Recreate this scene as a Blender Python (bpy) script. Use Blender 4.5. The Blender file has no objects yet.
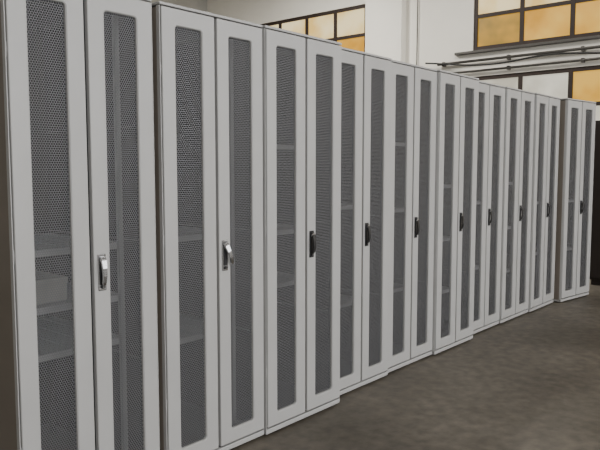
import bpy, bmesh, math, random
from mathutils import Vector, Matrix
random.seed(4)
scene = bpy.context.scene
COL = scene.collection

# ---------------------------------------------------------------- materials
def new_mat(name):
    m = bpy.data.materials.new(name); m.use_nodes = True
    return m, m.node_tree, m.node_tree.nodes['Principled BSDF']

def simple(name, col, rough=0.5, metal=0.0, var=0.0, scale=4.0, bump=0.0):
    m, nt, b = new_mat(name)
    b.inputs['Roughness'].default_value = rough
    b.inputs['Metallic'].default_value = metal
    tc = nt.nodes.new('ShaderNodeTexCoord')
    n = nt.nodes.new('ShaderNodeTexNoise'); n.inputs['Scale'].default_value = scale
    n.inputs['Detail'].default_value = 6
    nt.links.new(tc.outputs['Object'], n.inputs['Vector'])
    r = nt.nodes.new('ShaderNodeValToRGB')
    r.color_ramp.elements[0].position = 0.3; r.color_ramp.elements[1].position = 0.7
    r.color_ramp.elements[0].color = (*[c*(1-var) for c in col], 1)
    r.color_ramp.elements[1].color = (*[min(1, c*(1+var)) for c in col], 1)
    nt.links.new(n.outputs['Fac'], r.inputs['Fac'])
    nt.links.new(r.outputs['Color'], b.inputs['Base Color'])
    if bump:
        bp = nt.nodes.new('ShaderNodeBump'); bp.inputs['Strength'].default_value = bump
        bp.inputs['Distance'].default_value = 0.01
        nt.links.new(n.outputs['Fac'], bp.inputs['Height'])
        nt.links.new(bp.outputs['Normal'], b.inputs['Normal'])
    return m

M_paint = simple('rack_grey_paint', (0.475, 0.472, 0.468), 0.42, 0.0, 0.04, 3)
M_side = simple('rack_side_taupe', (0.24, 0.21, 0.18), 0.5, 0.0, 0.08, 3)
M_inner = simple('rack_inner_metal', (0.032, 0.032, 0.034), 0.5, 0.1, 0.05, 3)
M_shelf = simple('rack_shelf_metal', (0.26, 0.26, 0.265), 0.5, 0.1, 0.05, 6)
M_box = simple('grey_carton', (0.26, 0.25, 0.23), 0.8, 0.0, 0.1, 10)
M_chrome = simple('chrome', (0.45, 0.45, 0.46), 0.22, 1.0, 0.02, 20)
M_black = simple('black_plastic', (0.012, 0.012, 0.014), 0.35, 0.0, 0.1, 20)
M_wall = simple('white_plaster', (0.84, 0.81, 0.74), 0.85, 0, 0.05, 1.3, 0.3)
M_ceil = simple('ceiling_paint', (0.4, 0.4, 0.38), 0.9, 0, 0.05, 1)
M_wallg = simple('old_grey_plaster', (0.40, 0.39, 0.36), 0.85, 0, 0.1, 1.3, 0.3)
M_wframe = simple('brown_window_steel', (0.03, 0.018, 0.014), 0.6, 0.1, 0.2, 8)
M_pipe = simple('pipe_grey_metal', (0.09, 0.085, 0.08), 0.45, 0.5, 0.1, 8)
M_cable = simple('black_cable', (0.02, 0.02, 0.02), 0.6, 0, 0.1, 8)
M_locker = simple('dark_brown_metal', (0.025, 0.019, 0.017), 0.5, 0.1, 0.1, 4)
M_fix = simple('lamp_housing_white', (0.7, 0.7, 0.7), 0.5, 0, 0.03, 8)

def glass(name, c1, c2, strength):
    m, nt, b = new_mat(name)
    tc = nt.nodes.new('ShaderNodeTexCoord')
    n = nt.nodes.new('ShaderNodeTexNoise'); n.inputs['Scale'].default_value = 1.6
    n.inputs['Detail'].default_value = 3
    nt.links.new(tc.outputs['Object'], n.inputs['Vector'])
    r = nt.nodes.new('ShaderNodeValToRGB')
    r.color_ramp.elements[0].position = 0.38; r.color_ramp.elements[1].position = 0.62
    r.color_ramp.elements[0].color = (*c1, 1); r.color_ramp.elements[1].color = (*c2, 1)
    nt.links.new(n.outputs['Fac'], r.inputs['Fac'])
    dk = nt.nodes.new('ShaderNodeMix'); dk.data_type = 'RGBA'; dk.blend_type = 'MULTIPLY'; dk.inputs[0].default_value = 1
    dk.inputs[7].default_value = (0.25, 0.25, 0.25, 1)
    nt.links.new(r.outputs['Color'], dk.inputs[6])
    nt.links.new(dk.outputs[2], b.inputs['Base Color'])
    nt.links.new(r.outputs['Color'], b.inputs['Emission Color'])
    b.inputs['Emission Strength'].default_value = strength
    b.inputs['Roughness'].default_value = 0.3
    return m
G = [glass('glass_amber', (0.70, 0.33, 0.03), (0.90, 0.52, 0.09), 0.95),
     glass('glass_cream', (0.85, 0.56, 0.17), (1.0, 0.82, 0.45), 1.1),
     glass('glass_olive', (0.34, 0.22, 0.04), (0.80, 0.42, 0.05), 0.75),
     glass('glass_pale', (0.60, 0.56, 0.45), (0.9, 0.86, 0.72), 0.85)]

# perforated sheet : hexagonal hole grid cut by a procedural mask
def perforated():
    m, nt, b = new_mat('perforated_sheet')
    N, L = nt.nodes, nt.links
    p = 0.0095
    b.inputs['Base Color'].default_value = (0.19, 0.192, 0.202, 1)
    b.inputs['Roughness'].default_value = 0.45
    tc = N.new('ShaderNodeTexCoord')
    def grid(off):
        a = N.new('ShaderNodeVectorMath'); a.operation = 'MULTIPLY_ADD'
        a.inputs[1].default_value = (1/p, 0, 1/(p*1.732)); a.inputs[2].default_value = (off, 0, off)
        L.new(tc.outputs['Object'], a.inputs[0])
        f = N.new('ShaderNodeVectorMath'); f.operation = 'FRACTION'; L.new(a.outputs[0], f.inputs[0])
        s = N.new('ShaderNodeVectorMath'); s.operation = 'MULTIPLY_ADD'
        s.inputs[1].default_value = (1, 0, 1.732); s.inputs[2].default_value = (-0.5, 0, -0.866)
        L.new(f.outputs[0], s.inputs[0])
        l = N.new('ShaderNodeVectorMath'); l.operation = 'LENGTH'; L.new(s.outputs[0], l.inputs[0])
        return l.outputs['Value']
    mn = N.new('ShaderNodeMath'); mn.operation = 'MINIMUM'
    L.new(grid(0.0), mn.inputs[0]); L.new(grid(0.5), mn.inputs[1])
    lt = N.new('ShaderNodeMath'); lt.operation = 'LESS_THAN'; lt.inputs[1].default_value = 0.405
    L.new(mn.outputs[0], lt.inputs[0])
    tr = N.new('ShaderNodeBsdfTransparent')
    mx = N.new('ShaderNodeMixShader')
    L.new(lt.outputs[0], mx.inputs[0]); L.new(b.outputs[0], mx.inputs[1]); L.new(tr.outputs[0], mx.inputs[2])
    L.new(mx.outputs[0], N['Material Output'].inputs['Surface'])
    return m
M_perf = perforated()

def floor_mat():
    m, nt, b = new_mat('stained_concrete')
    N, L = nt.nodes, nt.links
    tc = N.new('ShaderNodeTexCoord')
    n1 = N.new('ShaderNodeTexNoise'); n1.inputs['Scale'].default_value = 0.9; n1.inputs['Detail'].default_value = 8
    n2 = N.new('ShaderNodeTexNoise'); n2.inputs['Scale'].default_value = 14; n2.inputs['Detail'].default_value = 8
    L.new(tc.outputs['Object'], n1.inputs['Vector']); L.new(tc.outputs['Object'], n2.inputs['Vector'])
    r = N.new('ShaderNodeValToRGB')
    r.color_ramp.elements[0].position = 0.35; r.color_ramp.elements[1].position = 0.68
    r.color_ramp.elements[0].color = (0.092, 0.080, 0.063, 1); r.color_ramp.elements[1].color = (0.165, 0.145, 0.118, 1)
    L.new(n1.outputs['Fac'], r.inputs['Fac'])
    r2 = N.new('ShaderNodeValToRGB')
    r2.color_ramp.elements[0].position = 0.35; r2.color_ramp.elements[1].position = 0.75
    r2.color_ramp.elements[0].color = (0.7, 0.7, 0.7, 1); r2.color_ramp.elements[1].color = (1.25, 1.24, 1.22, 1)
    L.new(n2.outputs['Fac'], r2.inputs['Fac'])
    mx = N.new('ShaderNodeMix'); mx.data_type = 'RGBA'; mx.blend_type = 'MULTIPLY'; mx.inputs[0].default_value = 1
    L.new(r.outputs['Color'], mx.inputs[6]); L.new(r2.outputs['Color'], mx.inputs[7])
    L.new(mx.outputs[2], b.inputs['Base Color'])
    b.inputs['Roughness'].default_value = 0.5
    bp = N.new('ShaderNodeBump'); bp.inputs['Strength'].default_value = 0.3; bp.inputs['Distance'].default_value = 0.01
    L.new(n2.outputs['Fac'], bp.inputs['Height']); L.new(bp.outputs['Normal'], b.inputs['Normal'])
    return m
M_floor = floor_mat()

# ---------------------------------------------------------------- mesh helpers
def add_box(bm, lo, hi, mi=0, bevel=0.0):
    r = bmesh.ops.create_cube(bm, size=1.0)
    vs = r['verts']
    for v in vs:
        v.co = Vector([lo[i] + (v.co[i]+0.5)*(hi[i]-lo[i]) for i in range(3)])
    fs = set(f for v in vs for f in v.link_faces)
    for f in fs: f.material_index = mi
    if bevel:
        es = list(set(e for v in vs for e in v.link_edges))
        r = bmesh.ops.bevel(bm, geom=es, offset=bevel, segments=2, affect='EDGES', profile=0.5)
        for f in r['faces']: f.material_index = mi
    return vs

def add_cyl(bm, p0, p1, r, mi=0, seg=16, r2=None):
    p0, p1 = Vector(p0), Vector(p1); d = p1-p0
    q = d.to_track_quat('Z', 'Y').to_matrix().to_4x4()
    res = bmesh.ops.create_cone(bm, cap_ends=True, segments=seg, radius1=r, radius2=r if r2 is None else r2,
                                depth=d.length, matrix=Matrix.Translation((p0+p1)/2) @ q)
    for f in set(f for v in res['verts'] for f in v.link_faces):
        f.material_index = mi; f.smooth = len(f.verts) == 4
    return res['verts']

def to_mesh(bm, name, mats):
    bmesh.ops.recalc_face_normals(bm, faces=bm.faces)
    me = bpy.data.meshes.new(name); bm.to_mesh(me); bm.free()
    for m in mats: me.materials.append(m)
    return me

def obj(name, me, parent=None, loc=(0, 0, 0), rot=(0, 0, 0)):
    o = bpy.data.objects.new(name, me); COL.objects.link(o)
    o.location = loc; o.rotation_euler = rot
    if parent: o.parent = parent
    return o

def rrect(x0, x1, z0, z1, r, n=5):
    pts = []
    for cx, cz, a0 in ((x1-r, z1-r, 0), (x0+r, z1-r, 90), (x0+r, z0+r, 180), (x1-r, z0+r, 270)):
        for i in range(n+1):
            a = math.radians(a0 + 90*i/n)
            pts.append((cx+r*math.cos(a), cz+r*math.sin(a)))
    return pts

# ---------------------------------------------------------------- rack cabinet
W, H, D = 0.60, 2.0, 0.90
DW = 0.2850           # door width
def door_frame_mesh():
    bm = bmesh.new()
    loops = []
    out = rrect(0, DW, 0.048, 1.982, 0.004)
    inn = rrect(0.066, DW-0.066, 0.108, 1.918, 0.016)
    inn2 = rrect(0.070, DW-0.070, 0.112, 1.914, 0.013)
    spec = [(out, 0.020), (out, 0.002), (rrect(0.002, DW-0.002, 0.050, 1.980, 0.004), 0.0),
            (inn, 0.0), (inn2, 0.004), (inn2, 0.016), (inn, 0.020)]
    for pts, y in spec:
        loops.append([bm.verts.new((x, y, z)) for x, z in pts])
    n = len(loops[0])
    for k in range(len(loops)):
        a, b = loops[k], loops[(k+1) % len(loops)]
        for i in range(n):
            j = (i+1) % n
            bm.faces.new((a[i], a[j], b[j], b[i]))
    return to_mesh(bm, 'door_frame', [M_paint])
ME_DOOR = door_frame_mesh()

bm = bmesh.new()
vs = [bm.verts.new(c) for c in ((0.068, 0.012, 0.110), (DW-0.068, 0.012, 0.110), (DW-0.068, 0.012, 1.916), (0.068, 0.012, 1.916))]
bm.faces.new(vs)
ME_PERF = bpy.data.meshes.new('perforated_panel'); bm.to_mesh(ME_PERF); bm.free(); ME_PERF.materials.append(M_perf)

def body_mesh():
    bm = bmesh.new()
    y0 = 0.026
    # side panels: taupe outside skin, dark inside skin
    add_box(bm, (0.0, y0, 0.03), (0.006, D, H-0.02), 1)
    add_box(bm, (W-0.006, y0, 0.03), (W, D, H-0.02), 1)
    add_box(bm, (0.0061, y0, 0.03), (0.012, D, H-0.02), 2)
    add_box(bm, (W-0.012, y0, 0.03), (W-0.0061, D, H-0.02), 2)
    # front light lips
    add_box(bm, (0.0, 0.006, 0.02), (0.003, y0, H-0.015), 0)
    add_box(bm, (W-0.003, 0.006, 0.02), (W, y0, H-0.015), 0)
    # front inner frame (behind doors)
    add_box(bm, (0.012, y0, 0.05), (0.045, y0+0.03, H-0.03), 2)
    add_box(bm, (W-0.045, y0, 0.05), (W-0.012, y0+0.03, H-0.03), 2)
    add_box(bm, (0.045, y0, H-0.08), (W-0.045, y0+0.03, H-0.03), 2)
    add_box(bm, (0.045, y0, 0.05), (W-0.045, y0+0.03, 0.10), 2)
    # black strip standing in for the gap's shade, behind the meeting line of the doors
    add_box(bm, (W/2-0.014, 0.021, 0.06), (W/2+0.014, 0.025, H-0.04), 3)
    # top cap and base plinth
    add_box(bm, (0.0, 0.002, H-0.012), (W, D, H), 0, 0.003)
    add_box(bm, (0.0, 0.006, 0.012), (W, D, 0.036), 0, 0.003)
    add_box(bm, (0.013, 0.10, H-0.022), (W-0.013, D-0.02, H-0.014), 2)
    add_box(bm, (0.013, 0.022, 0.037), (W-0.013, D-0.02, 0.049), 2)
    # back
    add_box(bm, (0.012, D-0.012, 0.04), (W-0.012, D, H-0.02), 2)
    for x in (0.07, W-0.09):
        for y in (0.13, 0.72):
            add_box(bm, (x, y, 0.05), (x+0.02, y+0.02, H-0.03), 4 if y < 0.2 else 2)
    for x in (0.012, W-0.03):
        for z in (0.5, 1.0, 1.5):
            add_box(bm, (x, 0.06, z), (x+0.018, D-0.02, z+0.03), 2)
    for x in (0.06, W-0.06):
        for y in (0.08, D-0.08):
            add_cyl(bm, (x, y, 0.0), (x, y, 0.014), 0.022, 3)
    for x in (0.006, W-0.006):
        for z in (0.3, 1.0, 1.7):
            add_cyl(bm, (x, 0.012, z), (x, 0.012, z+0.05), 0.004, 0, 10)
    return to_mesh(bm, 'rack_body', [M_paint, M_side, M_inner, M_black, M_shelf])
ME_BODY = body_mesh()

def shelf_mesh():
    bm = bmesh.new()
    add_box(bm, (0.06, 0.15, 0), (W-0.06, 0.75, 0.003), 0)
    add_box(bm, (0.06, 0.147, -0.022), (W-0.06, 0.150, 0.003), 0)
    add_box(bm, (0.06, 0.748, -0.022), (W-0.06, 0.750, 0.003), 0)
    for i in range(5):
        add_box(bm, (0.10+i*0.095, 0.18, 0.003), (0.11+i*0.095, 0.72, 0.006), 0)
    return to_mesh(bm, 'rack_shelf', [M_shelf])
ME_SHELF = shelf_mesh()

def handle_plate_mesh(chrome):
    bm = bmesh.new()
    add_box(bm, (-0.017, -0.005, -0.070), (0.017, 0.0, 0.070), 0 if not chrome else 2, 0.003)
    add_cyl(bm, (0, -0.004, 0.046), (0, -0.018, 0.046), 0.012, 1)
    add_cyl(bm, (0, -0.004, -0.055), (0, -0.010, -0.055), 0.008, 0)
    add_box(bm, (-0.0015, -0.0115, -0.060), (0.0015, -0.009, -0.050), 1)
    add_box(bm, (-0.011, -0.007, -0.045), (0.011, -0.004, 0.032), 0, 0.001)
    return to_mesh(bm, 'handle_plate', [M_black, M_chrome, M_chrome])
def lever_mesh(chrome):
    bm = bmesh.new()     # pivot at origin, hangs down; arched profile
    prof = [(0.014, 0.012, -0.010), (0.0, 0.013, -0.016), (-0.03, 0.011, -0.021), (-0.06, 0.010, -0.022), (-0.085, 0.009, -0.017), (-0.095, 0.006, -0.012)]
    rings = []
    for z, hw, y in prof:
        rings.append([bm.verts.new(c) for c in ((-hw, y+0.007, z), (-hw*0.8, y, z), (hw*0.8, y, z), (hw, y+0.007, z))])
    for a, b in zip(rings, rings[1:]):
        for i in range(4):
            j = (i+1) % 4; bm.faces.new((a[i], a[j], b[j], b[i]))
    bm.faces.new(rings[0]); bm.faces.new(rings[-1])
    return to_mesh(bm, 'handle_lever', [M_chrome if chrome else M_black])
HP = {True: handle_plate_mesh(True), False: handle_plate_mesh(False)}
HL = {True: lever_mesh(True), False: lever_mesh(False)}

def carton_mesh():
    bm = bmesh.new()
    add_box(bm, (0, 0, 0), (0.22, 0.26, 0.09), 0, 0.003)
    add_box(bm, (-0.004, -0.004, 0.072), (0.224, 0.264, 0.095), 0, 0.003)
    return to_mesh(bm, 'carton', [M_box])
ME_CARTON = carton_mesh()

def cabinet(x, y, rot=0.0, shelves=(0.5, 1.0, 1.5), chrome=False, lever=0.0, cartons=()):
    e = bpy.data.objects.new('server_rack_cabinet', None); COL.objects.link(e)
    e.empty_display_size = 0.2
    e.location = (x, y, 0); e.rotation_euler = (0, 0, math.radians(rot))
    obj('body', ME_BODY, e)
    dl = obj('door_left', ME_DOOR, e, (0.007, 0, 0))
    obj('door_left_mesh', ME_PERF, dl)
    dr = obj('door_right', ME_DOOR, e, (W-0.007-DW, 0, 0))
    obj('door_right_mesh', ME_PERF, dr)
    h = obj('handle', HP[chrome], dr, (0.032, 0, 0.935))
    obj('handle_lever', HL[chrome], h, (0, -0.004, 0.046), (0, math.radians(lever), 0))
    for i, z in enumerate(shelves):
        obj('shelf_%d' % (i+1), ME_SHELF, e, (0, 0, z))
    for i, (cx, cz) in enumerate(cartons):
        obj('carton_%d' % (i+1), ME_CARTON, e, (cx, 0.2, cz+0.006))
    return e

cabinet(1.075, 0.0, 0, (0.62, 0.80, 1.02), True, 0, ((0.09, 0.80),))
cabinet(1.716, 0.006, 0, (0.55, 1.02), True, -22)
cabinet(2.320, -0.006, 0, (0.72, 1.0, 1.45), False, 0)
cabinet(2.922, 0.064, 0, (0.5, 1.1))
cabinet(3.524, 0.085, 0, (0.5, 1.05, 1.5))
cabinet(4.126, 0.065, 0, (0.4, 0.8, 1.2))
cabinet(4.728, 0.120, 0, (0.5, 1.05))
cabinet(5.335, 0.110, 0, (0.4, 0.8, 1.2))
cabinet(5.940, 0.095, 0, (0.5, 1.0))
cabinet(6.585, 0.040, -8, (0.5, 1.0))

# ---------------------------------------------------------------- room shell
X0, X1, Y0, Y1, ZC = -5.0, 10.0, -8.0, 9.0, 5.6
def box_obj(name, boxes, mats, bevel=0):
    bm = bmesh.new()
    for b in boxes:
        add_box(bm, b[0], b[1], b[2] if len(b) > 2 else 0, bevel)
    return obj(name, to_mesh(bm, name, mats))
box_obj('floor', [((X0, Y0, -0.1), (X1, Y1, 0.0))], [M_floor])
box_obj('ceiling', [((X0, Y0, ZC), (X1, Y1, ZC+0.15))], [M_ceil])
box_obj('wall_left', [((X0-0.2, Y0, 0), (X0, Y1, ZC))], [M_wallg])
box_obj('wall_back', [((X0, Y1, 0), (X1, Y1+0.2, ZC))], [M_wallg])
box_obj('wall_front', [((X0, Y0-0.2, 0), (X1, Y0, ZC))], [M_wallg])

bays = [(-5.5, -1.9), (-1.1, 2.72), (4.78, 8.3)]
zr = [(1.2, 2.78), (3.19, 4.25)]
segs = []
ys = [Y0] + [v for b in bays for v in b] + [Y1]
for i in range(0, len(ys), 2):
    segs.append(((X1, ys[i], 0), (X1+0.3, ys[i+1], ZC)))
for a, b in bays:
    for z0, z1 in ((0, 1.2), (2.78, 3.19), (4.25, ZC)):
        segs.append(((X1, a, z0), (X1+0.3, b, z1)))
box_obj('wall_right', segs, [M_wall])
box_obj('pillar', [((X1-0.16, 3.95, 0), (X1, 4.70, ZC))], [M_wall], 0.01)

wi = 0
for bi, (a, b) in enumerate(bays):
    for ri, (z0, z1) in enumerate(zr):
        wi += 1
        bm = bmesh.new()
        xf = X1+0.02
        t = 0.06
        add_box(bm, (xf, a, z0), (xf+0.06, b, z0+t), 0)
        add_box(bm, (xf, a, z1-t), (xf+0.06, b, z1), 0)
        add_box(bm, (xf, b-t, z0+t), (xf+0.06, b, z1-t), 0)
        add_box(bm, (xf, a, z0+t), (xf+0.06, a+t, z1-t), 0)
        n = 5
        st = (b-a-t)/n
        for k in range(1, n):
            yy = b-t/2-k*st
            add_box(bm, (xf, yy-0.032, z0+t), (xf+0.05, yy+0.032, z1-t), 0)
        rows = 2 if ri == 1 else 3
        hz = (z1-z0-t)/rows
        for k in range(1, rows):
            zz = z0+t/2+k*hz
            add_box(bm, (xf+0.002, a+t, zz-0.028), (xf+0.048, b-t, zz+0.028), 0)
        for k in range(n):
            for q in range(rows):
                if ri == 1:
                    mi = (1 if k % 3 else 3) if q == 0 else 2
                else: mi = random.choice([4, 4, 1, 2])
                if ri == 0 and q == rows-1 and bi == 1: mi = (4, 4, 1, 4, 4)[k]
                y1 = b-t/2-k*st; y0_ = y1-st
                zz0 = z0+t/2+q*hz
                add_box(bm, (xf+0.025, y0_, zz0), (xf+0.031, y1, zz0+hz), mi)
        obj('window_%d' % wi, to_mesh(bm, 'window', [M_wframe]+G))

# sill ledges, conduits and cables along the wall beam
box_obj('trim_1', [((X1-0.08, -6.0, 3.14), (X1, 3.0, 3.18))], [M_pipe], 0.005)
bm = bmesh.new()
for z, r, off in ((3.02, 0.022, 0.07), (2.86, 0.018, 0.06)):
    add_cyl(bm, (X1-off, -6.0, z), (X1-off, 3.3, z), r, 0)
    for k in range(9):
        y = -5.6+k*1.1
        if y < 3.3:
            add_box(bm, (X1-off-0.01, y-0.02, z-r-0.012), (X1+0.0, y+0.02, z+r+0.012), 0)
add_cyl(bm, (X1-0.03, 3.72, 2.3), (X1-0.03, 3.72, ZC), 0.010, 0)
obj('wall_conduit_pipes', to_mesh(bm, 'pipes', [M_pipe]))

def cable(name, pts, r):
    cu = bpy.data.curves.new(name, 'CURVE'); cu.dimensions = '3D'; cu.bevel_depth = r; cu.bevel_resolution = 3
    sp = cu.splines.new('BEZIER'); sp.bezier_points.add(len(pts)-1)
    for p, c in zip(sp.bezier_points, pts):
        p.co = c; p.handle_left_type = p.handle_right_type = 'AUTO'
    cu.materials.append(M_cable)
    o = bpy.data.objects.new(name, cu); COL.objects.link(o)
cable('electric_cable', [(X1-0.12, 3.5, 3.06), (X1-0.13, 2.4, 2.93), (X1-0.12, 1.4, 2.98), (X1-0.12, 0.4, 2.90), (X1-0.12, -2.0, 2.96)], 0.014)

# ---------------------------------------------------------------- dark locker past the row
e = bpy.data.objects.new('metal_locker', None); COL.objects.link(e); e.location = (7.85, -0.76, 0)
bm = bmesh.new()
add_box(bm, (0.02, 0, 0.06), (0.5, 0.95, 1.86), 0, 0.006)
add_box(bm, (0.05, 0.03, 0.0), (0.47, 0.92, 0.06), 0)
obj('body', to_mesh(bm, 'locker_body', [M_locker]), e)
for i, y in enumerate((0.02, 0.48)):
    bm = bmesh.new()
    add_box(bm, (0.0, y, 0.09), (0.02, y+0.45, 1.83), 0, 0.004)
    for k in range(5):
        add_box(bm, (-0.004, y+0.12, 1.55+k*0.03), (0.0, y+0.33, 1.56+k*0.03), 0)
    add_box(bm, (-0.03, y+(0.40 if i == 0 else 0.03), 0.95), (0.0, y+(0.42 if i == 0 else 0.05), 1.07), 1, 0.004)
    obj('door_%d' % (i+1), to_mesh(bm, 'locker_door', [M_locker, M_chrome]), e)

# ---------------------------------------------------------------- lights
def strip(x, y, energy, col=(1, 0.97, 0.93)):  # unseen ceiling lamps, added to light the rack fronts and end wall
    bm = bmesh.new()
    add_box(bm, (-0.75, -0.12, 0.06), (0.75, 0.12, 0.13), 0, 0.01)
    add_box(bm, (-0.78, -0.02, 0.13), (-0.74, 0.02, 0.5), 0); add_box(bm, (0.74, -0.02, 0.13), (0.78, 0.02, 0.5), 0)
    o = obj('ceiling_lamp', to_mesh(bm, 'lamp', [M_fix]), None, (x, y, ZC-0.5))
    l = bpy.data.lights.new('lamp_tube', 'AREA'); l.shape = 'RECTANGLE'; l.size = 1.5; l.size_y = 0.3
    l.energy = energy; l.color = col
    lo = bpy.data.objects.new('lamp_tube', l); COL.objects.link(lo); lo.parent = o; lo.location = (0, 0, 0.04)
for x in (-2, 2.5, 7):
    strip(x, -4.5, 75)
strip(2.5, 5.0, 60, (1, 0.95, 0.85))
strip(7.2, 5.0, 250, (1, 0.97, 0.90))
strip(7.2, 1.8, 100, (1, 0.97, 0.90))

# unseen big windows added behind the camera as a light source
wins = [(-3.5, 0.0), (1.5, 5.0), (6.0, 9.4)]
for a, b in wins:
    wi += 1
    bm = bmesh.new()
    yf = Y0+0.01
    add_box(bm, (a, yf, 1.3), (b, yf+0.02, 4.4), 1)
    for k in range(6):
        xx = a+(b-a)*k/5
        add_box(bm, (xx-0.03, yf+0.0, 1.3), (xx+0.03, yf+0.06, 4.4), 0)
    for k in range(5):
        zz = 1.3+3.1*k/4
        add_box(bm, (a, yf+0.001, zz-0.025), (b, yf+0.055, zz+0.025), 0)
    o = obj('window_%d' % wi, to_mesh(bm, 'window_big', [M_wframe, G[3]]))
    l = bpy.data.lights.new('window_daylight', 'AREA'); l.shape = 'RECTANGLE'; l.size = b-a; l.size_y = 3.1
    l.energy = 190; l.color = (0.97, 0.98, 1.0)
    lo = bpy.data.objects.new('window_daylight', l); COL.objects.link(lo)
    lo.location = ((a+b)/2, Y0+0.12, 2.85); lo.rotation_euler = (math.radians(90), 0, 0)
    lo.parent = o

w = bpy.data.worlds.new('world'); scene.world = w; w.use_nodes = True
w.node_tree.nodes['Background'].inputs[0].default_value = (0.6, 0.65, 0.7, 1)
w.node_tree.nodes['Background'].inputs[1].default_value = 0.5

# ---------------------------------------------------------------- camera
cd = bpy.data.cameras.new('camera'); cd.lens = 39.9; cd.sensor_width = 36
cam = bpy.data.objects.new('camera', cd); COL.objects.link(cam)
cam.location = (0, -2.2, 1.33)
cam.rotation_euler = (math.radians(90-4.9), 0, math.radians(40.5-90))
scene.camera = cam
